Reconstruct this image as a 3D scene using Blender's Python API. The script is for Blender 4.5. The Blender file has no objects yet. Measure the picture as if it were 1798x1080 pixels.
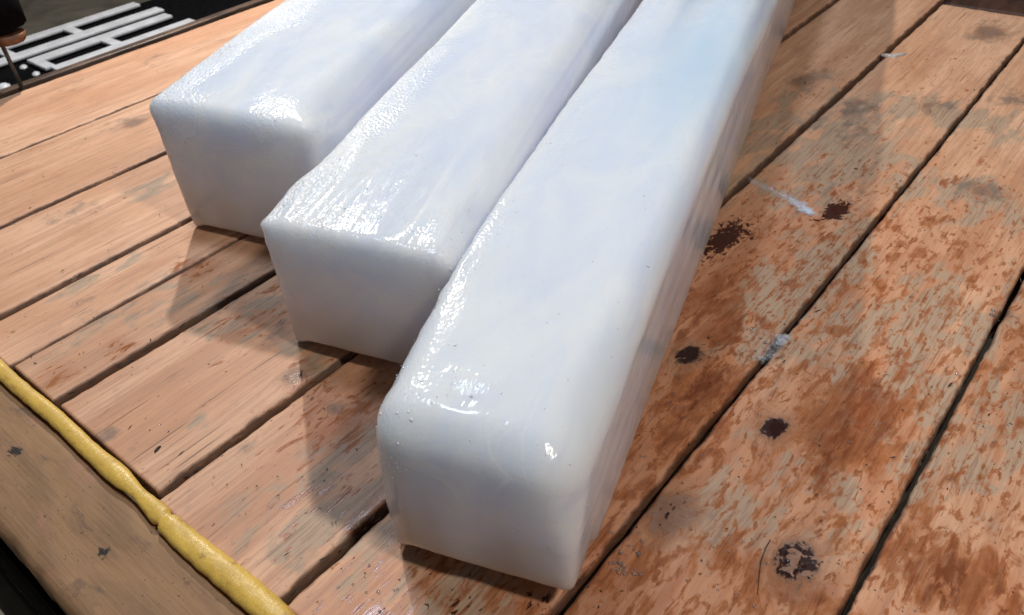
import bpy, math, random
import numpy as np
from mathutils import Matrix, Vector, noise as mnoise

S = 0.45                       # metres per layout unit (camera stands 0.45 m above the planks)
rnd = random.Random(7)
scene = bpy.context.scene
C = scene.collection

# ------------------------------------------------------------------ camera
F_PX, PITCH, ROLL, YAW = 1407.06, 0.66958952, -0.08019155, 0.7351407
def cam_rot():
    cp, sp = math.cos(PITCH), math.sin(PITCH)
    f = np.array([0, cp, -sp]); r = np.array([1, 0, 0.]); u = np.cross(r, f)
    cr, sr = math.cos(ROLL), math.sin(ROLL)
    r2 = cr*r + sr*u; u2 = -sr*r + cr*u
    cy, sy = math.cos(YAW), math.sin(YAW)
    return np.array([[cy, -sy, 0], [sy, cy, 0], [0, 0, 1]]) @ np.array([r2, u2, -f]).T
RM = cam_rot()
cd = bpy.data.cameras.new('camera'); cam = bpy.data.objects.new('camera', cd); C.objects.link(cam)
cd.sensor_fit = 'HORIZONTAL'; cd.sensor_width = 36; cd.lens = F_PX/1798*36
cd.clip_start = 0.01; cd.clip_end = 100
cam.matrix_world = Matrix.Translation((0, 0, S)) @ Matrix(RM.tolist()).to_4x4()
cd.dof.use_dof = True; cd.dof.focus_distance = 0.56; cd.dof.aperture_fstop = 18.0
scene.camera = cam

# ------------------------------------------------------------------ world, exposure
w = bpy.data.worlds.new('World'); scene.world = w; w.use_nodes = True
bg = w.node_tree.nodes['Background']; bg.inputs[0].default_value = (1.0, 0.93, 0.85, 1); bg.inputs[1].default_value = 0.08
scene.view_settings.view_transform = 'Standard'; scene.view_settings.look = 'None'
scene.view_settings.exposure = 0; scene.view_settings.gamma = 1
scene.cycles.use_denoising = True
scene.cycles.sample_clamp_indirect = 6

# ------------------------------------------------------------------ workshop lamps
def aim(o, tgt):
    o.rotation_euler = (Vector(tgt) - o.location).to_track_quat('-Z', 'Y').to_euler()
def lamp(name, kind, loc, tgt, energy, col, size=0.04, size_y=None):
    l = bpy.data.lights.new(name, kind); l.energy = energy; l.color = col
    if kind == 'AREA':
        l.shape = 'RECTANGLE' if size_y else 'DISK'; l.size = size
        if size_y: l.size_y = size_y
    else:
        l.shadow_soft_size = size
    o = bpy.data.objects.new(name, l); C.objects.link(o)
    o.location = [c*S for c in loc]; aim(o, [c*S for c in tgt]); return o
lamp('lamp_left', 'POINT', (-3.7, 2.45, 2.35), (-1.2, .8, 0), 70, (1.0, .92, .83), .022)
lamp('lamp_right', 'POINT', (1.35, .85, 2.9), (-.6, .6, 0), 46, (1.0, .92, .85), .08)
lamp('lamp_ceiling', 'AREA', (-2.3, 1.35, 3.9), (-.8, .9, 0), 14.5, (.72, .83, 1.0), .24, .30)

# ------------------------------------------------------------------ helpers
def gp(px, py, z=0.0):
    """place in layout units where the photograph's sight line meets height z"""
    d = RM @ np.array([(px-899)/F_PX, -(py-540)/F_PX, -1.0]); t = (z-1)/d[2]
    return np.array([0, 0, 1.0]) + d*t
def link(name, me, mat=None, parent=None, smooth=True):
    o = bpy.data.objects.new(name, me); C.objects.link(o)
    if mat: me.materials.append(mat)
    if parent: o.parent = parent
    if smooth:
        me.polygons.foreach_set('use_smooth', [True]*len(me.polygons))
    return o
def mesh(name, v, f):
    me = bpy.data.meshes.new(name); me.from_pydata([tuple(map(float, p)) for p in v], [], f); me.update(); return me
def tag(o, label, cat, group=None, kind=None):
    o['label'] = label
    if cat: o['category'] = cat
    if group: o['group'] = group
    if kind: o['kind'] = kind
    return o
def empty(name, loc=(0, 0, 0)):
    o = bpy.data.objects.new(name, None); o.empty_display_size = .02; o.location = loc; C.objects.link(o); return o
def fattr(me, name, vals):
    a = me.attributes.new(name, 'FLOAT', 'POINT'); a.data.foreach_set('value', np.asarray(vals, dtype=np.float32))
def vattr(me, name, vals):
    a = me.attributes.new(name, 'FLOAT_VECTOR', 'POINT'); a.data.foreach_set('vector', np.asarray(vals, dtype=np.float32).ravel())
def sm(a, b, x):
    t = np.clip((np.asarray(x, float)-a)/(b-a), 0, 1); return t*t*(3-2*t)
def n3(p): return mnoise.noise(Vector(p))
def box_mesh(name, x0, x1, y0, y1, z0, z1, bev=.0, jit=0.0, n=(1, 1, 1), seed=0):
    """bevelled, slightly uneven box in metres"""
    import bmesh
    bm = bmesh.new()
    bmesh.ops.create_cube(bm, size=1)
    for v in bm.verts:
        v.co = Vector(((x0+x1)/2+v.co.x*(x1-x0), (y0+y1)/2+v.co.y*(y1-y0), (z0+z1)/2+v.co.z*(z1-z0)))
    if bev: bmesh.ops.bevel(bm, geom=bm.edges[:], offset=bev, segments=2, affect='EDGES', profile=.6)
    if jit:
        for k in range(3):
            bmesh.ops.subdivide_edges(bm, edges=[e for e in bm.edges if e.calc_length() > .03], cuts=1, use_grid_fill=True)
        for v in bm.verts:
            q = v.co*40 + Vector((seed, 0, 0))
            v.co += Vector((mnoise.noise(q), mnoise.noise(q+Vector((9, 0, 0))), mnoise.noise(q+Vector((0, 9, 0)))))*jit
    me = bpy.data.meshes.new(name); bm.to_mesh(me); bm.free(); return me

class NT:
    def __init__(s, name):
        s.m = bpy.data.materials.new(name); s.m.use_nodes = True; s.t = s.m.node_tree; s.b = s.t.nodes['Principled BSDF']
    def n(s, ty, **kw):
        nd = s.t.nodes.new(ty)
        for k, v in kw.items(): setattr(nd, k, v)
        return nd
    def set(s, sock, v):
        if hasattr(v, 'is_output') or isinstance(v, bpy.types.NodeSocket): s.t.links.new(v, sock)
        elif v is not None: sock.default_value = v
    def attr(s, name, out='Fac'):
        return s.n('ShaderNodeAttribute', attribute_name=name).outputs[out]
    def math(s, op, a, b=None, c=None, clamp=False):
        nd = s.n('ShaderNodeMath', operation=op, use_clamp=clamp)
        for i, v in enumerate((a, b, c)):
            if v is not None: s.set(nd.inputs[i], v)
        return nd.outputs[0]
    def mr(s, v, a, b, c=0., d=1., smooth=True):
        nd = s.n('ShaderNodeMapRange', interpolation_type='SMOOTHSTEP' if smooth else 'LINEAR')
        for i, x in enumerate((v, a, b, c, d)): s.set(nd.inputs[i], x)
        return nd.outputs[0]
    def mapping(s, vec, scale=(1, 1, 1), loc=(0, 0, 0)):
        nd = s.n('ShaderNodeMapping'); s.set(nd.inputs['Vector'], vec); nd.inputs['Scale'].default_value = scale
        s.set(nd.inputs['Location'], loc); return nd.outputs[0]
    def noise(s, vec, scale, detail=3, rough=.5, dist=0.0, out='Fac'):
        nd = s.n('ShaderNodeTexNoise'); s.set(nd.inputs['Vector'], vec)
        for k, v in (('Scale', scale), ('Detail', detail), ('Roughness', rough), ('Distortion', dist)): s.set(nd.inputs[k], v)
        return nd.outputs[out]
    def mix(s, fac, a, b, blend='MIX'):
        nd = s.n('ShaderNodeMix', data_type='RGBA', blend_type=blend)
        s.set(nd.inputs[0], fac)
        for i, v in ((6, a), (7, b)):
            s.set(nd.inputs[i], (*v, 1) if isinstance(v, tuple) and len(v) == 3 else v)
        return nd.outputs[2]
    def bump(s, h, strength, dist, normal=None):
        nd = s.n('ShaderNodeBump'); s.set(nd.inputs['Strength'], strength); nd.inputs['Distance'].default_value = dist
        s.set(nd.inputs['Height'], h)
        if normal: s.set(nd.inputs['Normal'], normal)
        return nd.outputs[0]
    def n_vec_warp(s, v, amt=.02, sc=25):
        nz = s.n('ShaderNodeTexNoise'); s.set(nz.inputs['Vector'], v); nz.inputs['Scale'].default_value = sc
        a = s.n('ShaderNodeVectorMath', operation='MULTIPLY_ADD'); s.set(a.inputs[0], nz.outputs['Color']); a.inputs[1].default_value = (amt,)*3; s.set(a.inputs[2], v)
        return a.outputs[0]
    def P(s, **kw):
        for k, v in kw.items():
            s.set(s.b.inputs[k.replace('_', ' ')], (*v, 1) if isinstance(v, tuple) and len(v) == 3 and 'Color' in k else v)

# ------------------------------------------------------------------ materials
def wood_material():
    t = NT('plank_wood')
    pos = t.n('ShaderNodeNewGeometry').outputs['Position']
    rid = t.n('ShaderNodeObjectInfo').outputs['Random']
    off = t.n('ShaderNodeCombineXYZ'); t.set(off.inputs[0], t.math('MULTIPLY', rid, 3.1)); t.set(off.inputs[1], t.math('MULTIPLY', rid, 7.7))
    knot0 = t.attr('knot'); kw = t.noise(t.mapping(pos, (110, 80, 110), (5, 5, 0)), 1, 4, .65, .4); knot = t.math('ADD', knot0, t.math('MULTIPLY', t.math('SUBTRACT', kw, .5), 1.7)); wet = t.attr('wet'); film_shade = t.attr('film_shade'); dirt = t.attr('dirt')
    # grain bends round the knots
    bend = t.math('MULTIPLY', t.math('POWER', 2.718, t.math('MULTIPLY', knot, -1.1)), .022)
    boff = t.n('ShaderNodeCombineXYZ'); t.set(boff.inputs[0], bend)
    va = t.n('ShaderNodeVectorMath', operation='ADD'); t.set(va.inputs[0], pos); t.set(va.inputs[1], off.outputs[0])
    vb = t.n('ShaderNodeVectorMath', operation='ADD'); t.set(vb.inputs[0], va.outputs[0]); t.set(vb.inputs[1], boff.outputs[0])
    gv = vb.outputs[0]
    broad = t.noise(t.mapping(gv, (14, 2.4, 14)), 1, 4, .55, .8)
    rings = t.noise(t.mapping(gv, (85, 3.0, 85)), 1, 3, .6, .35)
    fine = t.noise(t.mapping(gv, (520, 22, 520)), 1, 3, .65)
    blot = t.noise(t.mapping(gv, (26, 13, 26), (3, 1, 0)), 1, 4, .6, .4)
    c = t.mix(t.mr(broad, .32, .68), (.735, .447, .280), (.61, .322, .180))
    c = t.mix(t.mr(blot, .48, .78, 0, .6), c, (.50, .235, .125))
    c = t.mix(t.mr(rings, .44, .62, 0, .42), c, (.44, .225, .130))
    c = t.mix(t.mr(fine, .47, .62, 0, .45), c, (.40, .215, .135))
    hair = t.noise(t.mapping(gv, (420, 9, 420), (6, 1, 0)), 1, 2, .5, .2)
    c = t.mix(t.mr(hair, .66, .72, 0, .65), c, (.14, .07, .045))
    # broad damp tint
    damp = t.math('MULTIPLY', t.mr(wet, .12, .8), t.mr(t.noise(t.mapping(gv, (22, 8, 22), (1, 6, 0)), 1, 4, .6, .5), .26, .58))
    c = t.mix(t.math('MULTIPLY', damp, .85), c, t.mix(t.mr(rings, .4, .65), (.50, .195, .080), (.37, .120, .044)))
    # pale weathered film, with soft cast shade painted in as grey bands
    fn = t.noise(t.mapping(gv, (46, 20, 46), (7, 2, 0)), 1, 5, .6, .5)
    fm = t.math('MULTIPLY', t.mr(t.math('ADD', fn, t.math('MULTIPLY', film_shade, .34)), .62, .74), t.mr(film_shade, 0, .35))
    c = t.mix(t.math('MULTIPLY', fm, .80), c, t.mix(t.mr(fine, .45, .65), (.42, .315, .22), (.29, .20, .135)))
    # grey smudges
    dn = t.noise(t.mapping(gv, (60, 38, 60), (1, 9, 0)), 1, 4, .6)
    dm = t.mr(t.math('ADD', dn, t.math('MULTIPLY', dirt, .42)), .62, .92)
    c = t.mix(t.math('MULTIPLY', dm, .72), c, (.155, .125, .105))
    spk = t.noise(t.mapping(gv, (330, 150, 330), (4, 4, 0)), 1, 2, .5)
    c = t.mix(t.mr(spk, .70, .76, 0, .75), c, (.10, .055, .04))
    # damp splotches, drawn out along the grain
    sp = t.noise(t.mapping(gv, (84, 33, 84), (2, 5, 0)), 1, 5, .60, .5)
    sp2 = t.noise(t.mapping(gv, (210, 78, 210), (8, 5, 0)), 1, 4, .60, .4)
    lift = t.math('ADD', t.math('MULTIPLY', t.math('SUBTRACT', wet, .5), .30), t.math('MULTIPLY', t.math('MAXIMUM', t.math('SUBTRACT', wet, .78), 0.), .7))
    wv = t.math('ADD', sp, lift); wv2 = t.math('ADD', sp2, t.math('MULTIPLY', lift, .8))
    wm = t.math('MAXIMUM', t.mr(wv, .515, .625), t.math('MULTIPLY', t.mr(wv2, .545, .62), .85))
    wdeep = t.mr(t.math('MAXIMUM', wv, wv2), .58, .74)
    wc = t.mix(wdeep, (.40, .135, .045), (.180, .045, .014))
    wc = t.mix(t.mr(blot, .4, .65, 0, .55), wc, (.30, .085, .028))
    wc = t.mix(t.mr(rings, .40, .62, 0, .45), wc, (.46, .19, .075))
    wc = t.mix(t.mr(fine, .47, .65, 0, .5), wc, (.15, .05, .024))
    c = t.mix(t.math('MULTIPLY', wm, t.mr(sp2, .3, .6, .6, .95)), c, wc)
    # dark soaked stain
    st = t.attr('stain')
    sn = t.noise(t.mapping(gv, (190, 120, 190), (0, 3, 0)), 1, 4, .6, .6)
    stm = t.math('MULTIPLY', t.mr(t.math('ADD', sn, t.math('MULTIPLY', st, .62)), .74, .82), t.mr(st, .02, .2))
    c = t.mix(stm, c, (.055, .014, .007))
    # knots: ringed halo, dark heart broken up by pale grain
    kn = t.noise(t.mapping(pos, (120, 95, 120)), 1, 3, .6, .6)
    halo = t.math('MULTIPLY', t.mr(knot, 1.0, 2.3, 1, 0), .62)
    c = t.mix(halo, c, t.mix(t.mr(t.math('SINE', t.math('MULTIPLY', knot, 9)), -.6, 1), (.33, .165, .09), (.40, .235, .15)))
    kd = t.attr('heart')
    core = t.math('MULTIPLY', t.mr(knot, .80, 1.04, 1, 0), t.mr(t.math('ADD', kn, t.math('MULTIPLY', kd, .4)), .56, .62))
    c = t.mix(t.math('MULTIPLY', t.mr(knot, .85, 1.1, 1, 0), .55), c, (.21, .135, .105))
    c = t.mix(core, c, (.030, .010, .007))
    rim = t.math('MULTIPLY', t.mr(t.math('ABSOLUTE', t.math('SUBTRACT', knot, 1.02)), .0, .16, 1, 0), .25)
    c = t.mix(rim, c, (.12, .05, .03))
    # sawn edges are dark and dirty
    ed = t.attr('edge')
    en = t.noise(t.mapping(pos, (120, 50, 120)), 1, 4, .6)
    c = t.mix(t.mr(t.math('ADD', ed, t.math('MULTIPLY', t.math('SUBTRACT', en, .5), .9)), .55, .95, 0, .82), c, (.075, .035, .022))
    tint = t.n('ShaderNodeHueSaturation'); t.set(tint.inputs['Color'], c)
    t.set(tint.inputs['Value'], t.mr(rid, 0, 1, .92, 1.06, False)); t.set(tint.inputs['Saturation'], .98)
    rough = t.mix(wm, (.56,)*3, (.19,)*3)
    h = t.math('ADD', t.math('MULTIPLY', fine, .55), t.math('MULTIPLY', rings, .6))
    h = t.math('SUBTRACT', h, t.math('MULTIPLY', core, .5))
    t.P(Base_Color=tint.outputs[0], Roughness=rough, Normal=t.bump(h, .5, .0014), Specular_IOR_Level=.35)
    return t.m

def ice_material():
    t = NT('cloudy_ice')
    loc = t.attr('loc', 'Vector'); frost = t.attr('frost'); wr = t.attr('wrinkle'); streak = t.attr('streak')
    cl = t.noise(t.mapping(loc, (16, 7, 16)), 1, 5, .6, .7)
    cl2 = t.noise(t.mapping(loc, (30, 6, 30), (5, 0, 0)), 1, 3, .5, .3)
    c = t.mix(t.mr(cl, .32, .68), (.80, .835, .955), (.70, .765, .90))
    veins = t.n('ShaderNodeTexVoronoi', feature='DISTANCE_TO_EDGE'); veins.inputs['Scale'].default_value = 1
    t.set(veins.inputs['Vector'], t.mapping(t.n_vec_warp(loc), (26, 9, 26)))
    vm = t.math('MULTIPLY', t.mr(veins.outputs['Distance'], 0, .035, 1, 0), t.mr(t.noise(loc, 14, 3, .6), .50, .66))
    c = t.mix(t.math('MULTIPLY', vm, .35), c, (.90, .91, .95))
    c = t.mix(t.mr(cl2, .45, .75, 0, .45), c, (.78, .82, .87))
    c = t.mix(t.math('MULTIPLY', t.attr('blue'), .8), c, (.54, .71, .87))
    st = t.noise(t.mapping(loc, (90, 3, 90)), 1, 3, .5, .3)
    c = t.mix(t.math('MULTIPLY', t.mr(st, .46, .66), t.math('MULTIPLY', streak, .24)), c, (.50, .53, .58))
    c = t.mix(t.math('MULTIPLY', t.attr('foot_shade'), .62), c, (.40, .35, .27))  # painted shade, browner and darker towards the foot of the ice
    spk = t.noise(loc, 380, 1, .5)
    c = t.mix(t.mr(spk, .79, .81, 0, .5), c, (.34, .28, .26))
    big = t.noise(t.mapping(loc, (55, 22, 55)), 1, 3, .5)
    grain = t.n('ShaderNodeTexVoronoi'); t.set(grain.inputs['Vector'], t.mapping(loc, (430, 300, 430))); grain.inputs['Scale'].default_value = 1
    grain.feature = 'SMOOTH_F1'
    gr2 = t.noise(loc, 260, 3, .6)
    ridg = t.noise(t.mapping(loc, (150, 16, 150), (2, 2, 2)), 1, 3, .55, .7)
    n = t.bump(big, .12, .004)
    n = t.bump(st, t.math('MULTIPLY', streak, .2), .0014, n)
    n = t.bump(ridg, t.math('MULTIPLY', wr, .45), .003, n)
    n = t.bump(gr2, t.math('ADD', .02, t.math('MULTIPLY', frost, .4)), .002, n)
    n = t.bump(grain.outputs['Distance'], t.math('MULTIPLY', frost, 1.0), .0026, n)
    t.P(Base_Color=c, Roughness=t.mr(frost, 0, .8, .13, .42), IOR=1.31, Normal=n, Subsurface_Weight=1.0,
        Subsurface_Radius=(.9, 1.0, 1.15), Subsurface_Scale=.036, Specular_IOR_Level=.38, Coat_Weight=.0, Transmission_Weight=.14, Subsurface_Anisotropy=.4, Coat_Roughness=.06)
    return t.m

def simple(name, col, rough=.6, metallic=0, spread=.25, sc=(60, 60, 60), bump=.2, **kw):
    t = NT(name); pos = t.n('ShaderNodeNewGeometry').outputs['Position']
    nz = t.noise(t.mapping(pos, sc), 1, 4, .6, .3)
    dark = tuple(c*(1-spread) for c in col); light = tuple(min(.95, c*(1+spread*.6)) for c in col)
    t.P(Base_Color=t.mix(t.mr(nz, .3, .7), dark, light), Roughness=rough, Metallic=metallic, Normal=t.bump(nz, bump, .002), **kw)
    return t.m

def board_material():
    t = NT('dirty_board'); pos = t.n('ShaderNodeNewGeometry').outputs['Position']
    a = t.noise(t.mapping(pos, (9, 30, 9)), 1, 5, .6, .5); b = t.noise(t.mapping(pos, (26, 40, 26), (3, 0, 0)), 1, 4, .6, .5)
    g = t.noise(t.mapping(pos, (14, 260, 260)), 1, 3, .6); s = t.noise(pos, 300, 2, .5)
    c = t.mix(t.mr(a, .35, .65), (.31, .175, .080), (.225, .125, .058))
    c = t.mix(t.mr(b, .52, .72, 0, .7), c, (.33, .165, .10))
    c = t.mix(t.mr(t.noise(t.mapping(pos, (22, 55, 22), (8, 8, 0)), 1, 5, .65, .6), .56, .72, 0, .75), c, (.10, .062, .045))
    c = t.mix(t.mr(g, .5, .75, 0, .35), c, (.13, .08, .05))
    c = t.mix(t.mr(s, .68, .74, 0, .7), c, (.05, .03, .02))
    kn = t.math('ADD', t.attr('knot'), t.math('MULTIPLY', t.math('SUBTRACT', t.noise(t.mapping(pos, (260, 420, 260)), 1, 4, .7, .5), .5), 2.4))
    c = t.mix(t.mr(kn, .7, 1.1, 1, 0), c, (.015, .01, .008))
    t.P(Base_Color=c, Roughness=.7, Normal=t.bump(t.math('ADD', g, a), .4, .0015)); return t.m

def yellow_material():
    t = NT('yellow_rubber'); pos = t.n('ShaderNodeNewGeometry').outputs['Position']
    a = t.noise(t.mapping(pos, (30, 60, 60)), 1, 5, .6, .4); r = t.noise(t.mapping(pos, (420, 120, 120)), 1, 3, .6)
    d = t.noise(t.mapping(pos, (70, 130, 130), (2, 0, 0)), 1, 4, .65)
    c = t.mix(t.mr(a, .3, .7), (.74, .49, .10), (.58, .37, .07))
    c = t.mix(t.mr(d, .56, .72, 0, .7), c, (.30, .17, .06))
    t.P(Base_Color=c, Roughness=t.mr(a, .3, .7, .28, .5), Normal=t.bump(t.math('ADD', r, t.math('MULTIPLY', d, .8)), .5, .0016)); return t.m

WOOD, ICE, BOARD, YELLOW = wood_material(), ice_material(), board_material(), yellow_material()
def clear_material():
    t = NT('clear_water'); t.P(Base_Color=(.9, .93, .96), Roughness=.02, IOR=1.33, Transmission_Weight=.9); return t.m
WATER = clear_material()
BEAD = simple('glassy_bead', (.70, .72, .78), .04, 0, .05, bump=0, Coat_Weight=1.0)
def ice_and_streak(name, col, lo, hi, rough=.2):
    t = NT(name); pos = t.n('ShaderNodeNewGeometry').outputs['Position']; th = t.attr('cover')
    a = t.noise(pos, 170, 4, .65, .4)
    t.P(Base_Color=col, Roughness=rough, Subsurface_Weight=.5, Subsurface_Scale=.003, Normal=t.bump(t.noise(pos, 500, 3, .6), .8, .001),
        Alpha=t.mr(t.math('ADD', th, t.math('MULTIPLY', t.math('SUBTRACT', a, .5), 1.3)), lo, hi))
    return t.m
STREAKM = ice_and_streak('painted_light_streak', (.72, .80, .95), .25, 1.35)  # colour of the painted caustic, light focused through the ice
SLUSH = ice_and_streak('wet_slush', (.56, .58, .62), .3, 1.3, .06)
RAILM = simple('pale_painted_metal', (.60, .63, .68), .35, .0, .15, (25, 25, 25), .05)
BLACKM = simple('shade_black', (.004, .004, .005), .95, 0, .4, Specular_IOR_Level=.05)
DARKW = simple('dark_brown_wood', (.060, .026, .016), .55, 0, .5, (40, 12, 40))
RIMM = simple('worn_brown_edge', (.13, .085, .062), .35, 0, .55, (60, 18, 60))
FLOORM = simple('grey_concrete', (.40, .37, .31), .75, 0, .35, (4, 4, 4), .2)
STEELM = simple('dull_grey_steel', (.10, .09, .078), .5, .2, .4, (30, 30, 30))
RUSTM = simple('brown_fitting', (.20, .085, .04), .5, 0, .4, (60, 60, 60))
SPLINT = simple('dark_splinter_bark', (.012, .010, .009), .6)
SLIVER = simple('pale_ice_sliver', (.50, .47, .44), .25, 0, .1, Subsurface_Weight=.4, Subsurface_Scale=.002)

# ------------------------------------------------------------------ setting
me = mesh('floor', [(-8, -5, -.78), (5, -5, -.78), (5, 8, -.78), (-8, 8, -.78)], [(0, 1, 2, 3)])
tag(link('floor', me, FLOORM), 'grey beige workshop floor far below the plank deck', None, kind='structure')

# ------------------------------------------------------------------ plank deck
# (kind, px, py, radius across the plank, radius along the plank, amount); layout units, laid out on the deck plane
STAINS_AND_SHADE = {
 'wet': [(1500, 735, .10, .20, 1.1), (1440, 800, .05, .07, .7), (1620, 690, .12, .14, .45), (1130, 1000, .10, .10, .75), (1240, 960, .14, .12, .62), (1380, 1040, .16, .10, .80),
         (1660, 1010, .14, .10, .92), (1720, 850, .12, .16, .55), (1700, 640, .14, .18, .62), (1600, 520, .14, .30, .40), (1240, 690, .10, .20, .92), (1190, 770, .05, .10, .9), (1280, 580, .05, .12, .95), (1060, 1010, .05, .05, .9), (680, 720, .05, .06, .75), (870, 1050, .10, .04, .75),
         (1250, 520, .05, .24, .85), (1330, 470, .10, .14, .60), (1480, 640, .10, .12, .60), (1560, 400, .08, .12, .60), (1730, 470, .12, .2, .45),
         (1560, 900, .12, .22, .42), (1200, 830, .08, .14, .55), (1440, 330, .12, .2, .45), (1640, 300, .2, .5, .30), (1620, 150, .2, .6, .26), (1440, 130, .1, .5, .3),
         (610, 730, .12, .14, .62), (650, 860, .08, .10, .58), (560, 860, .14, .14, .44), (760, 1050, .12, .08, .62), (940, 1075, .1, .08, .62), (560, 700, .05, .06, .6),
         (350, 470, .06, .05, .55), (440, 560, .10, .10, .45), (210, 610, .04, .03, .70), (100, 660, .06, .04, .5), (530, 660, .05, .05, .5)],
 'film_shade': [(1400, 500, .07, .28, 1), (1360, 590, .06, .18, .9), (1560, 590, .12, .22, .8), (1640, 780, .12, .14, .7), (1760, 740, .10, .16, .8), (1450, 870, .08, .16, .7),
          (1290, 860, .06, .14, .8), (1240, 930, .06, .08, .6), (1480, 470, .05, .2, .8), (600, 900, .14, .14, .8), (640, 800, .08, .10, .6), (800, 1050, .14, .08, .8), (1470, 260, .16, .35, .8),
          (1340, 240, .12, .4, .7), (1680, 205, .30, .10, .8), (1690, 345, .25, .10, .8), (1600, 620, .10, .2, .6), (420, 560, .1, .1, .6), (530, 620, .1, .06, .7), (380, 520, .2, .1, .5),  # the two wide strips paint soft cast shade over the right planks
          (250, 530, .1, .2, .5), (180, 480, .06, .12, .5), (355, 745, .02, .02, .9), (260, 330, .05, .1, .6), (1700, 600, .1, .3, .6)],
 'dirt': [(235, 215, .05, .06, .8), (120, 375, .05, .08, .7), (185, 765, .03, .03, .9), (150, 530, .03, .03, .6), (460, 465, .03, .03, .6), (490, 580, .03, .05, .8), (1735, 58, .06, .10, .95),
          (1420, 140, .05, .12, .85), (1640, 185, .05, .06, .7), (1780, 175, .06, .07, .8), (1720, 335, .05, .05, .95), (1500, 190, .07, .1, .7), (1500, 225, .05, .1, .7), (1430, 215, .06, .08, .5),
          (1180, 895, .05, .05, .9), (1250, 965, .04, .04, .5), (1430, 740, .04, .05, .6), (430, 790, .03, .03, .5), (600, 950, .03, .03, .3), (390, 70, .05, .1, .4), (270, 105, .05, .1, .5), (130, 150, .08, .1, .4), (215, 90, .05, .1, .5),
          (1480, 340, .06, .08, .6), (335, 430, .02, .03, .3)],
 'stain': [(1270, 420, .035, .10, .75), (1310, 410, .03, .06, .45), (1468, 372, .022, .045, 1.0), (1505, 300, .02, .04, .35), (1430, 385, .012, .02, .5), (790, 1065, .05, .03, .35), (960, 1075, .05, .03, .4), (1215, 625, .02, .05, .6)],
}
# knots: px, py, radius, solidity of the dark heart
KNOTS = [(1357, 752, .021, .75), (1395, 988, .027, .33), (1180, 905, .030, -.16), (1206, 625, .022, .6), (517, 662, .016, -.14), (1740, 57, .034, -.2), (1412, 142, .026, -.2),
         (1722, 336, .014, -.02), (1760, 555, .012, .1), (235, 218, .020, -.2), (590, 716, .012, -.1), (1630, 187, .012, -.05)]
for k in STAINS_AND_SHADE: STAINS_AND_SHADE[k] = [(*gp(a, b)[:2], rx, ry, am) for a, b, rx, ry, am in STAINS_AND_SHADE[k]]
KNOTS = [(*gp(a, b)[:2], r, s) for a, b, r, s in KNOTS]
BASE = {'wet': .0, 'film_shade': .0, 'dirt': .06, 'stain': 0}

deck = empty('plank_deck')
tag(deck, 'long orange brown wooden plank deck carrying the three ice blocks', 'deck')
# left edge, right edge, near end, far end (layout units), height offset
PL = [(-2.952, -2.504, .232, 3.2, 0), (-2.492, -2.106, .232, 3.2, .002), (-2.095, -1.734, .232, 3.2, -.002), (-1.710, -1.5425, .230, 3.2, .001), (-1.5375, -1.370, .236, 3.2, .0),
      (-1.347, -1.016, .238, 3.2, .002), (-1.003, -.702, .228, 3.24, -.001), (-.684, -.381, .236, 3.12, .001), (-.371, -.0795, .236, 3.12, 0), (-.0705, .235, .234, 3.12, .002), (.25, .55, .236, 3.12, 0)]
TH = .06
def plank(i, x0, x1, y0, y1, dz):
    near = i >= 3
    nx = 22; ny = 190
    us = np.concatenate([[0, .012, .035], np.linspace(.08, .92, nx-5), [.965, .988, 1]])
    ys = y0 + (y1-y0)*np.linspace(0, 1, ny+1)**1.35
    nX = len(us)
    V, at = [], {k: [] for k in ('wet', 'film_shade', 'dirt', 'stain', 'knot', 'heart', 'edge')}
    def samp(x, y, e):
        for k in ('wet', 'film_shade', 'dirt', 'stain'):
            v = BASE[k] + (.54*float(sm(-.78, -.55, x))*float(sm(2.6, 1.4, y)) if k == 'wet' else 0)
            for (sx, sy, rx, ry, am) in STAINS_AND_SHADE[k]:
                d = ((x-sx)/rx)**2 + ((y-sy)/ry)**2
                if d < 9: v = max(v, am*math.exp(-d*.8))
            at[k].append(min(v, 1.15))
        best, bh = 9., 0.
        for (kx, ky, r, s) in KNOTS:
            if not (x0-.02 < kx < x1+.02): continue
            d = math.hypot((x-kx)/r, (y-ky)/(r*1.35))
            if d < best: best, bh = d, s
        at['knot'].append(best); at['heart'].append(bh); at['edge'].append(e)
    for j, y in enumerate(ys):
        jl = n3((i*9.1, y*16, 0))*.0026 + n3((i*9.1, y*55, 2))*.0022
        jr = n3((i*9.1+50, y*16, 0))*.0026 + n3((i*9.1+50, y*55, 2))*.0022
        if 1.537 < -x1 < 1.5435 or 1.537 < -x0 < 1.5435: jl *= .3; jr *= .3
        for k, u in enumerate(us):
            x = x0+jl + (x1+jr-x0-jl)*u
            d = min(u, 1-u)*(x1-x0)
            z = dz - .004*max(0, 1-d/.006)**2 + n3((x*5+i, y*2.2, 1))*.0016 + .0012*n3((x*40, y*5, i))
            if j in (0, ny): z -= .006
            V.append((x*S, y*S, z*S))
            samp(x, y, max(0, 1-d/.016)*.9)
    nt = len(V)
    # sides: rim ring pushed down
    ring = [k for k in range(nX)] + [j*nX+nX-1 for j in range(1, ny+1)] + [ny*nX+k for k in range(nX-2, -1, -1)] + [j*nX for j in range(ny-1, 0, -1)]
    for r in ring:
        x, y, z = V[r]; V.append((x, y, (dz-TH)*S)); samp(x/S, y/S, 1.25)
    F = [(j*nX+k, j*nX+k+1, (j+1)*nX+k+1, (j+1)*nX+k) for j in range(ny) for k in range(nX-1)]
    n = len(ring)
    for a in range(n):
        b = (a+1) % n; F.append((ring[b], ring[a], nt+a, nt+b))
    F.append(tuple(nt+a for a in range(n-1, -1, -1)))
    me = mesh('plank', V, F)
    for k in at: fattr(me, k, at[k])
    return link('plank', me, WOOD, deck)
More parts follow.
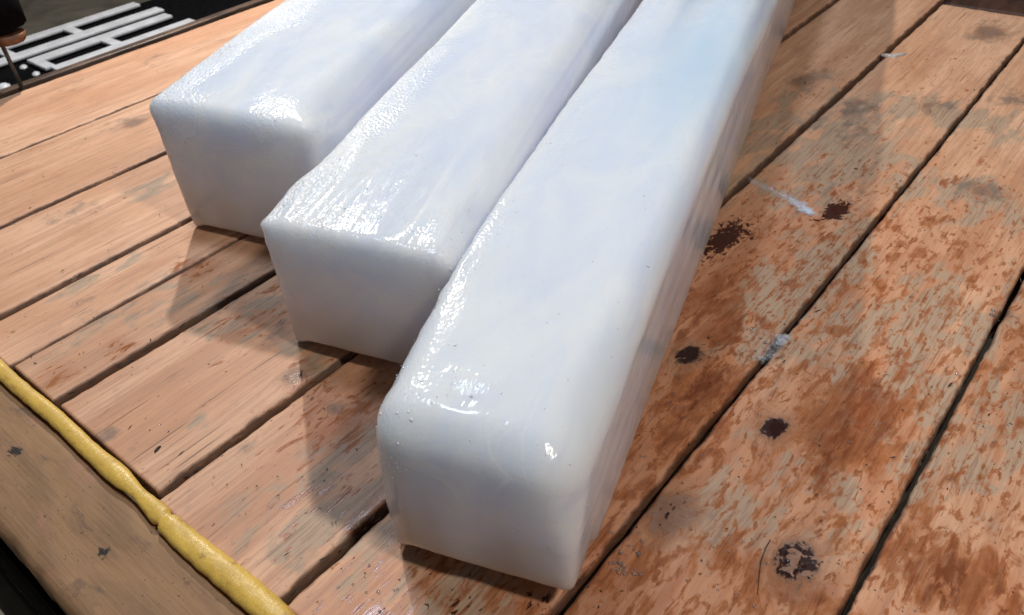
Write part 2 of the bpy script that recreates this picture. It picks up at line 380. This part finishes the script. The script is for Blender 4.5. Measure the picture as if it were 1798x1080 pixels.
for i, p in enumerate(PL): plank(i, *p)
for y in (.42, 1.7, 2.9):
    link('bearer', box_mesh('bearer', -2.93*S, .5*S, (y-.08)*S, (y+.08)*S, (-TH-.13)*S, (-TH-.004)*S, .003), DARKW, deck, False)

link('shade_panel', box_mesh('shade_panel', -2.9*S, .5*S, .032*S, .06*S, -1.3*S, -.094*S, .002), BLACKM, deck, False)  # black panel added to stand for the shade below the end board
# dirty board across the near plank ends
bx0, bx1 = -2.0, .6
nxs, nys = 200, 12
V, F, kn = [], [], []
hole = gp(180, 967)[:2]; hole2 = gp(25, 790)[:2]
for i in range(nxs+1):
    x = bx0+(bx1-bx0)*i/nxs
    e0 = .042 + n3((x*12, 5, 0))*.006 + n3((x*45, 5, 0))*.003; e1 = .207 + n3((x*8, 9, 0))*.003
    for j in range(nys+1):
        y = e0+(e1-e0)*j/nys
        z = -.004 + n3((x*6, y*14, 4))*.002 - (.006 if j in (0, nys) else 0)
        V.append((x*S, y*S, z*S))
        kn.append(min(math.hypot((x-hole[0])/.014, (y-hole[1])/.010), math.hypot((x-hole2[0])/.016, (y-hole2[1])/.012)))
nt = len(V)
for i in range(nxs+1): x, y, z = V[i*(nys+1)]; V.append((x, y, -.09*S)); kn.append(9)
for i in range(nxs+1): x, y, z = V[i*(nys+1)+nys]; V.append((x, y, -.09*S)); kn.append(9)
for i in range(nxs):
    for j in range(nys):
        a = i*(nys+1)+j; F.append((a, a+nys+1, a+nys+2, a+1))
    a = i*(nys+1); F.append((a, nt+i, nt+i+1, a+nys+1))
    a = i*(nys+1)+nys; b = nt+nxs+1+i; F.append((a, a+nys+1, b+1, b))
    F.append((nt+i, nt+nxs+1+i, nt+nxs+2+i, nt+i+1))
me = mesh('end_board', V, F); fattr(me, 'knot', kn)
tag(link('end_board', me, BOARD), 'dirty brown board with a small dark hole, laid across the near ends of the planks', 'board')

# lumpy yellow strip along the plank ends
def yellow_strip():
    n, m = 260, 14; V, F = [], []
    brk = gp(291, 915)[0]
    for i in range(n+1):
        x = -1.95 + 1.33*i/n
        r = .0135 + .0042*float(sm(-1.2, -.8, x)) + .0010*n3((x*7, 1, 0)) + .0005*n3((x*34, 1, 0))
        pinch = gp(247, 868)[0]; r -= .005*math.exp(-((x-pinch)/.05)**2)
        r += .003*math.exp(-((x-gp(225, 825)[0])/.05)**2)
        r -= .006*math.exp(-((x-brk)/.006)**2)
        r += .002*math.exp(-((x-gp(425, 1020)[0])/.12)**2)
        if x > -.68: r *= max(.15, math.sqrt(max(0, 1-((x+.68)/.06)**2)))
        yc = .216 + .004*n3((x*5, 7, 0)); zc = .004
        for k in range(m):
            a = 2*math.pi*k/m
            rr = r*(1+.09*n3((x*45, math.cos(a)*2, math.sin(a)*2+3)))
            V.append((x*S, (yc+rr*1.08*math.cos(a))*S, (zc+rr*.62*math.sin(a))*S))
    for i in range(n):
        for k in range(m):
            a = i*m+k; b = i*m+(k+1) % m; F.append((a, b, b+m, a+m))
    F.append(tuple(range(m))); F.append(tuple(n*m+k for k in range(m-1, -1, -1)))
    o = link('edge_strip', mesh('edge_strip', V, F), YELLOW)
    tag(o, 'lumpy yellow strip with a small nick, wedged between the plank ends and the dirty board', 'strip')
yellow_strip()

# ------------------------------------------------------------------ ice blocks
def ice_block(label, O, e_ang, g_ang, W, H, L, rad, seed, undercut=.034, lean=(0, 0), shoulder=0, wrinkle=False, blue=None, taper=0, beads=500, front_bulge=.006, soft=.02, drop=0., crown=.006, inset=0., icy=1., facet=None):
    """O front-left-bottom corner, layout units; u across, s along, z up"""
    root = empty('ice_block', (O[0]*S, O[1]*S, 0))
    tag(root, label, 'ice block', 'long blocks of cloudy ice')
    e = np.array([math.cos(e_ang), math.sin(e_ang)]); g = np.array([-math.sin(g_ang), math.cos(g_ang)])
    nu, nz = 46, 32
    sl = np.concatenate([np.linspace(0, .35, 44)[:-1], np.linspace(.35, L, 130)])
    ul = np.linspace(0, W, nu+1); zl = np.linspace(0, H, nz+1)
    idx, P = {}, []
    ns = len(sl)-1
    def vid(a, b, c):
        k = (a, b, c)
        if k not in idx: idx[k] = len(P); P.append((ul[a], sl[b], zl[c]))
        return idx[k]
    F = []
    for b in range(ns):
        for a in range(nu):
            F.append((vid(a, b, nz), vid(a+1, b, nz), vid(a+1, b+1, nz), vid(a, b+1, nz)))
            F.append((vid(a, b, 0), vid(a, b+1, 0), vid(a+1, b+1, 0), vid(a+1, b, 0)))
        for c in range(nz):
            F.append((vid(0, b, c), vid(0, b, c+1), vid(0, b+1, c+1), vid(0, b+1, c)))
            F.append((vid(nu, b, c), vid(nu, b+1, c), vid(nu, b+1, c+1), vid(nu, b, c+1)))
    for a in range(nu):
        for c in range(nz):
            F.append((vid(a, 0, c), vid(a+1, 0, c), vid(a+1, 0, c+1), vid(a, 0, c+1)))
            F.append((vid(a, ns, c), vid(a, ns, c+1), vid(a+1, ns, c+1), vid(a+1, ns, c)))
    P0 = np.array(P); h = np.array([W, L, H])
    rr = np.full(len(P0), rad)
    # softer top shoulders on the right, tighter bottom edges
    rr = rr + shoulder*sm(-.01, .16, P0[:, 1])*sm(.35*W, W, P0[:, 0])*sm(.1*H, H, P0[:, 2])
    rr = rr + soft*sm(.3*H, H, P0[:, 2])*sm(.35, 0, P0[:, 1])
    rr = np.minimum(rr, .128)*(.72+.28*sm(.0, .6*H, P0[:, 2]))
    q = np.clip(P0, rr[:, None], h-rr[:, None]); d = P0-q; ln = np.linalg.norm(d, axis=1, keepdims=True)
    nd = d/np.maximum(ln, 1e-9); Q = q + nd*np.minimum(ln, rr[:, None])
    u, s, z = Q.T.copy()
    # normal-ish direction for surface noise
    cent = (Q-np.array([W/2, 0, H/2])); 
    amp = np.zeros(len(Q))
    for i, (a, b, c) in enumerate(Q):
        amp[i] = (.0052*n3((a*5+seed, b*2.2, c*5)) + .0011*n3((a*22+seed, b*9, c*22)))*min(1, .35+b*2) + .0007*n3((a*70+seed, b*34, c*70))
    nrm = np.zeros_like(Q)
    nrm[:, 0] = np.where(P0[:, 0] < 1e-6, -1, np.where(P0[:, 0] > W-1e-6, 1, 0))
    nrm[:, 2] = np.where(P0[:, 2] > H-1e-6, 1, 0)
    nrm[:, 1] = np.where(P0[:, 1] < 1e-6, -1, 0)
    nrm = np.where(ln > 1e-6, nd, nrm)
    # long melt grooves near the right shoulder and on the right face
    side = sm(.80*W, .97*W, u)*sm(.15*H, .5*H, z)
    gro = np.array([n3((a*22+seed, b*.7, c*22)) for a, b, c in Q])
    amp = amp + side*gro*.0026*sm(.15, .7, s)
    top = sm(.85*H, H, z)
    lw = np.zeros(len(Q))
    if wrinkle:
        lw = top*sm(.50, .10, s)*sm(-.01, .05, s)
        rid = np.array([n3((a*17+seed, b*2.6, 1.5)) for a, b, c in Q])
        amp = amp + lw*(np.abs(rid)*-.022+.005)
        lw2 = top*sm(.7, .85, u/W)
        amp = amp - lw2*.006*sm(.0, .3, s)
    else:
        far = top*sm(1.0, 1.8, s)
        rid = np.array([n3((a*20+seed, b*1.3, .5)) for a, b, c in Q])
        amp = amp + far*rid*.022
    U = u + nrm[:, 0]*amp; SS = s + nrm[:, 1]*amp; Z = z + nrm[:, 2]*amp
    jag = np.array([n3((a*55+seed, b*42, c*55)) for a, b, c in Q])*.0052*sm(.16*W, 0, u)*sm(.6*H, .95*H, z)
    U = U + jag; Z = Z + jag*.7
    SS = SS - front_bulge*sm(.10, 0, s)*np.sin(np.clip(z/H, 0, 1)*math.pi)*np.sin(np.clip(u/W, 0, 1)*math.pi)
    # melted, lifted lower edge at the front and a little along the sides
    fr = undercut*(1-sm(.045, .10, s)) + .010*(1-sm(0, .03, np.minimum(u, W-u)))*(s > .05)
    fr = fr*(.12+.88*sm(.0, .055, u))*(1+.20*np.array([n3((a*14+seed, 3, 0)) for a in u]))
    SS = SS - .50*fr*np.clip(1-z/H, 0, 1)**1.2*sm(.06, 0, s)
    Z = Z + fr*np.clip(1-z/(H*.8), 0, 1)**1.3
    Z = Z - crown*((u/W-.42)/.5)**2*sm(.5, 0, s)*z/H
    U = U + inset*(1-z/H)*(1-u/W)
    if facet:
        dd = np.hypot((u-facet[0])*1.0, (s-facet[1])*1.1)*(1+.35*np.array([n3((a*30, b*30, 8)) for a, b in zip(u, s)]))
        k = sm(.052, .006, dd)*sm(.8*H, .9*H, z); zc = Z[np.argmin(np.hypot(u-facet[0], s-facet[1])+9*(z < .8*H))]-.0006; Z = Z*(1-k) + k*(zc+facet[2]*(s-facet[1])); lw = np.maximum(lw, k*1.2)
    Z = Z - drop*(1-sm(0, .45, s))*z/H
    Z = np.maximum(Z, .0015)
    # leaning and tapering faces
    lz = z/H
    U = U + lean[0]*lz*(1-u/W)*1.0
    SS = SS + lean[1]*lz*sm(.4, 0, s)
    U = U + taper*s*(u/W)
    X = O[0]*0 + e[0]*U + g[0]*SS; Y = e[1]*U + g[1]*SS
    V = np.stack([X, Y, Z], 1)*S
    me = mesh('block', V, F)
    vattr(me, 'loc', np.stack([U*S+seed, SS*S, Z*S], 1))
    edge_l = sm(.38*W, 0, u)*sm(.45*H, .9*H, z)
    fr_top = sm(.35*H, .9*H, z)*sm(.14, .02, s)*.6
    fn = np.array([n3((a*12+seed, b*5, 3)) for a, b, c in Q])
    frost = np.clip(edge_l*(.75+fn*.9)+fr_top*(.3+fn)+.28*top*np.clip(fn+.15, 0, 1), 0, 1)
    frost = frost*icy
    fattr(me, 'frost', frost); fattr(me, 'wrinkle', np.clip(lw+.25*fr_top, 0, 1))
    fattr(me, 'streak', np.clip(sm(.80*W, .98*W, u)*sm(.05*H, .35*H, z) + top*sm(1.1, 2., s)*.5, 0, 1))
    bl = np.zeros(len(Q))
    if blue: bl = top*np.exp(-((u-blue[0])/blue[2])**2-((s-blue[1])/blue[3])**2)
    fattr(me, 'blue', bl)
    fattr(me, 'foot_shade', np.clip(sm(.62*H, .03*H, z)*.8*(1+.6*fn), 0, 1))  # mask for the shade painted on the lower part of the block
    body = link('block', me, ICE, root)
    # water beads and frost grains standing on the surface
    r2 = random.Random(seed*13+1)
    cand = [i for i in range(len(Q)) if (z[i] > .6*H or u[i] > .85*W or s[i] < .03) and z[i] > .12*H and s[i] < 1.9]
    wts = [(.012 + 1.5*frost[i] + .5*lw[i])*(1.3 if s[i] < .9 else .6) for i in cand]
    bv, bf = [], []
    ch = r2.choices(cand, wts, k=beads)
    for i in ch:
        c = V[i] + np.array([r2.uniform(-1, 1), r2.uniform(-1, 1), 0])*.0022
        if s[i] < .02: c = V[i]
        rr_ = r2.uniform(.0003, .0007) if r2.random() < .93 else r2.uniform(.0008, .0012)
        nn = nrm[i]; nw = np.array([e[0]*nn[0]+g[0]*nn[1], e[1]*nn[0]+g[1]*nn[1], nn[2]]); nw = nw/max(1e-6, np.linalg.norm(nw))
        bead(bv, bf, c, nw, rr_, r2)
    o = link('water_beads', mesh('water_beads', bv, bf), BEAD, root); o['kind'] = 'stuff'
    return root

def bead(bv, bf, c, n, r, rg, flat=.6):
    """low dome of 16 faces standing on a surface with normal n"""
    t = np.cross(n, [0.3, .9, .2]); t /= np.linalg.norm(t); b = np.cross(n, t); k0 = len(bv); sx = rg.uniform(.8, 1.5)
    for lvl, (rad, hh) in enumerate(((1, -.3), (.86, .35), (.5, .8))):
        for k in range(6):
            a = k*math.pi/3+lvl*.5
            bv.append(c + t*math.cos(a)*rad*r*sx + b*math.sin(a)*rad*r + n*hh*r*flat)
    bv.append(c+n*r*flat)
    for l in range(2):
        for k in range(6):
            a = k0+l*6+k; d = k0+l*6+(k+1) % 6; bf.append((a, d, d+6, a+6))
    for k in range(6): bf.append((k0+12+k, k0+12+(k+1) % 6, k0+18))

R_ = math.radians
ice_block('nearest and most complete cloudy white ice block, with a bright glint above its front edge', (-.640, .396), R_(18.5), R_(19.4), .292, .290, 2.72, .020, 3,
          undercut=.046, lean=(-.004, .0), shoulder=.03, soft=.038, drop=.012, crown=.016, inset=.012, icy=.30, facet=(.128, .085, .185), blue=(.20, 1.25, .10, .42), taper=.034, beads=330)
ice_block('middle cloudy white ice block, with wrinkled shiny ridges on its front top edge', (-1.122, .606), R_(16.0), R_(22.4), .375, .285, 2.6, .018, 11,
          undercut=.03, lean=(-.008, .0), shoulder=.07, soft=.0, wrinkle=True, icy=.6, beads=330)
ice_block('farthest left cloudy white ice block, with a frosty crumbly left top edge', (-1.672, .735), R_(15.6), R_(24.6), .42, .322, 2.6, .018, 23,
          undercut=.02, lean=(-.03, .01), shoulder=.10, soft=.012, beads=420)

# ------------------------------------------------------------------ small things on the planks
def blob(name, pts, width, height, mat, seed, n=40, m=10):
    """low uneven ridge following a line on the deck"""
    P = [gp(*p)[:2] for p in pts]; cum = [0]
    for a, b in zip(P, P[1:]): cum.append(cum[-1]+np.linalg.norm(b-a))
    V, F, cov = [], [], []
    for i in range(n+1):
        t = cum[-1]*i/n; k = max(j for j in range(len(P)-1) if cum[j] <= t+1e-9); f = (t-cum[k])/(cum[k+1]-cum[k])
        p = P[k]*(1-f)+P[k+1]*f; d = P[k+1]-P[k]; d = d/np.linalg.norm(d); nn = np.array([-d[1], d[0]])
        w_ = np.interp(i/n, [w[0] for w in width], [w[1] for w in width])
        for j in range(m+1):
            v = -1+2*j/m
            x = p + nn*v*w_*(1+.45*n3((i*.33+seed, (v > 0)*3.0, 1)))
            z = .0025+height*(1-v*v)*(.7+.7*n3((i*.5+seed, j*.7, 2)))*min(1, 6*min(i/n, 1-i/n)+.02) - (.005 if j in (0, m) else 0)
            V.append((x[0]*S, x[1]*S, z*S)); cov.append((1-abs(v)**1.5)*min(1, 5*i/n+.2)*min(1, 8*(1-i/n)+.1)*np.interp(i/n, [0, .5, .9, 1], [.75, .6, 1.15, .6]))
    for i in range(n):
        for j in range(m):
            a = i*(m+1)+j; F.append((a, a+m+1, a+m+2, a+1))
    me = mesh(name, V, F); fattr(me, 'cover', cov)
    return link(name, me, mat)
tag(blob('caustic_streak', [(1302, 308), (1335, 326), (1385, 350), (1440, 386)], [(0, .010), (.25, .022), (.6, .03), (.85, .026), (1, .006)], .0015, STREAKM, 1),
    'thin white streak of light, painted on a strip over the wet plank, pointing at a dark brown stain', 'caustic')  # caustic from the ice, put in as a pale strip
tag(blob('ice_crumbs', [(1320, 640), (1345, 622), (1372, 600), (1388, 588)], [(0, .010), (.3, .034), (.7, .028), (1, .008)], .008, SLUSH, 4),
    'little heap of glassy ice crumbs at the edge of a plank gap', 'ice crumbs')
tag(blob('ice_sliver', [(1548, 96), (1565, 99), (1592, 95)], [(0, .003), (.4, .014), (1, .002)], .004, SLIVER, 6),
    'thin pale sliver lying beside a plank gap behind the blocks', 'sliver')
tag(blob('wood_splinter', [(272, 797), (278, 790), (284, 785)], [(0, .001), (.4, .0055), (1, .001)], .004, SPLINT, 8, 12, 4),
    'short black splinter lying on a plank above the yellow strip', 'splinter')
tag(blob('dark_hair', [(1330, 1045), (1333, 1010), (1336, 985), (1345, 962), (1353, 948)], [(0, .0009), (1, .0007)], .0012, SPLINT, 9, 40, 2),
    'thin curved dark strand beside the pitted knot near the bottom edge', 'strand')
# droplets of melt water
bv, bf = [], []
zones = [((1040, 1130), (840, 1010), 110, .0013), ((1120, 1260), (560, 850), 60, .0010), ((1100, 1790), (600, 1075), 130, .0009), ((560, 690), (780, 960), 18, .0009), ((640, 900), (980, 1075), 30, .0012),
         ((500, 600), (560, 680), 14, .0010), ((1310, 1400), (575, 660), 26, .0013), ((1735, 1775), (535, 575), 14, .0016), ((250, 560), (650, 900), 10, .0007)]
for (xa, xb), (ya, yb), n, r in zones:
    for _ in range(n):
        p = gp(rnd.uniform(xa, xb), rnd.uniform(ya, yb)); 
        if (p[0] > -.70 and p[0] < -.198-.324*p[1]+.004 and p[1] > .36): continue
        if any(abs(p[0]-gx) < .012 for gx in (-1.69, -1.36, -1.01, -.69, -.376, -.075)): continue
        bead(bv, bf, np.array([p[0]*S, p[1]*S, .0006]), np.array([0, 0, 1.]), rnd.uniform(.5, 1.3)*r, rnd, .5)
o = link('water_droplets', mesh('water_droplets', bv, bf), WATER)
tag(o, 'scattered drops of melt water on the planks around the ice', None, kind='stuff')

# grit, bark crumbs and tiny splinters lying on the planks and caught in the gaps
gv_, gf_ = [], []
def fleck(x, y, z, ln, wd, ang):
    k = len(gv_); ca, sa = math.cos(ang), math.sin(ang)
    for a, b, c in ((-1, 0, 0), (-.2, -1, 0), (1, .2, 0), (.1, 1, 0), (0, 0, 1)):
        gv_.append(((x+(a*ln*ca-b*wd*sa))*S, (y+(a*ln*sa+b*wd*ca))*S, (z+c*wd*.9)*S))
    gf_.extend([(k, k+1, k+4), (k+1, k+2, k+4), (k+2, k+3, k+4), (k+3, k, k+4)])
for _ in range(420):
    p = gp(rnd.uniform(-40, 1840), rnd.uniform(60, 1080))
    if p[0] < -2.9 or p[0] > .5 or p[1] < .26 or p[1] > 2.6: continue
    big = rnd.random() < .12
    fleck(p[0], p[1], .0022, rnd.uniform(.0015, .0035)*(2.4 if big else 1), rnd.uniform(.0008, .0014)*(1.2 if big else 1), math.pi/2+rnd.gauss(0, .6))
for gx in (-2.499, -2.10, -1.722, -1.358, -1.01, -.693, -.376, -.075):
    for _ in range(34):
        y = .26+2.2*rnd.random()**1.6
        fleck(gx+rnd.gauss(0, .010), y, rnd.uniform(-.006, .001), rnd.uniform(.004, .014), rnd.uniform(.0010, .0022), math.pi/2+rnd.gauss(0, .25))
GRIT = simple('dark_grit', (.045, .028, .02), .7)
tag(link('grit', mesh('grit', gv_, gf_), GRIT, None, False), 'tiny dark crumbs and splinters scattered over the planks', None, kind='stuff')

# ------------------------------------------------------------------ things beyond the deck
tag(link('rim_board', box_mesh('rim_board', -3.105*S, -3.062*S, .2*S, 3.6*S, -.040*S, -.022*S, .002, .0012), RIMM), 'narrow worn brown rim board running along the left edge of the deck', 'board')
tag(link('far_beam', box_mesh('far_beam', -.9*S, .9*S, 3.19*S, 3.5*S, -.14*S, -.02*S, .004, .0012), DARKW), 'dark brown beam across the far ends of the planks at upper right', 'beam')
tray = tag(link('black_tray', box_mesh('black_tray', -4.99*S, -3.16*S, .5*S, 4.6*S, -.56*S, -.44*S, .006), BLACKM, None, False), 'black tray carrying the pale rail frames beyond the deck', 'tray')
def rail_frame(xa, xb, y0, y1, rungs, label, wv=.038, wb=.05):
    r = empty('rail_frame', ((xa+xb)/2*S, y0*S, -.44*S)); tag(r, label, 'rail frame', 'pale rail frames beyond the deck')
    def bar(n, x0, x1, a, b):
        me = box_mesh(n, x0*S, x1*S, a*S, b*S, -.43*S, -.412*S, .003)
        me.transform(Matrix.Translation(-r.location)); link(n, me, RAILM, r, False)
    bar('rail', xa-wv, xa+wv, y0, y1); bar('rail', xb-wb, xb+wb, y0+.02, y1+.02)
    for y in rungs: bar('rung', xa+wv+.002, xb-wb-.002, y-.028, y+.028)
rail_frame(-4.915, -4.69, 1.30, 2.31, (1.47, 1.85), 'outer pale painted rail frame, farther from the deck edge', .038, .044)
rail_frame(-4.535, -4.315, 1.48, 2.29, (1.505, 1.87), 'inner pale painted rail frame, next to the rim board', .042, .044)
for a, b in ((40, 115), (62, 127), (5, 150)):
    p = gp(a, b, -.43); bv, bf = [], []
    bead(bv, bf, np.array([p[0], p[1], -.437])*S, np.array([0, 0, 1.]), .009 if a > 10 else .016, rnd, .5)
    link('rivet', mesh('rivet', bv, bf), RAILM, tray)
p = gp(38, 145)
st = empty('rod_stand', (p[0]*S, p[1]*S, -.09*S)); tag(st, 'thin dark upright rod with a brown collar and black head at the upper left corner', 'rod')
def cyl(n, x, y, z0, z1, r0, r1, mat, parent, k=10):
    V = []; F = []
    for zz, rr in ((z0, r0*.9), (z0+.002, r0), (z1-.002, r1), (z1, r1*.9)):
        for i in range(k): V.append(((x+rr*math.cos(2*math.pi*i/k))*S-parent.location.x, (y+rr*math.sin(2*math.pi*i/k))*S-parent.location.y, zz*S-parent.location.z))
    for l in range(3):
        for i in range(k): a = l*k+i; b = l*k+(i+1) % k; F.append((a, b, b+k, a+k))
    F.append(tuple(range(k-1, -1, -1))); F.append(tuple(3*k+i for i in range(k)))
    return link(n, mesh(n, V, F), mat, parent)
cyl('rod', p[0]-.02, p[1], -.09, .18, .007, .007, STEELM, st)
cyl('collar', p[0]+.005, p[1]+.02, .135, .165, .05, .06, RUSTM, st)
cyl('head', p[0]-.03, p[1]+.02, .18, .30, .085, .09, BLACKM, st)
gb = box_mesh('grey_bar', -3.0*S, .5*S, -.022*S, .018*S, -.32*S, -.27*S, .003)
tag(link('grey_bar', gb, STEELM, None, False), 'dull grey metal bar below the dirty board at the lower left corner', 'bar')
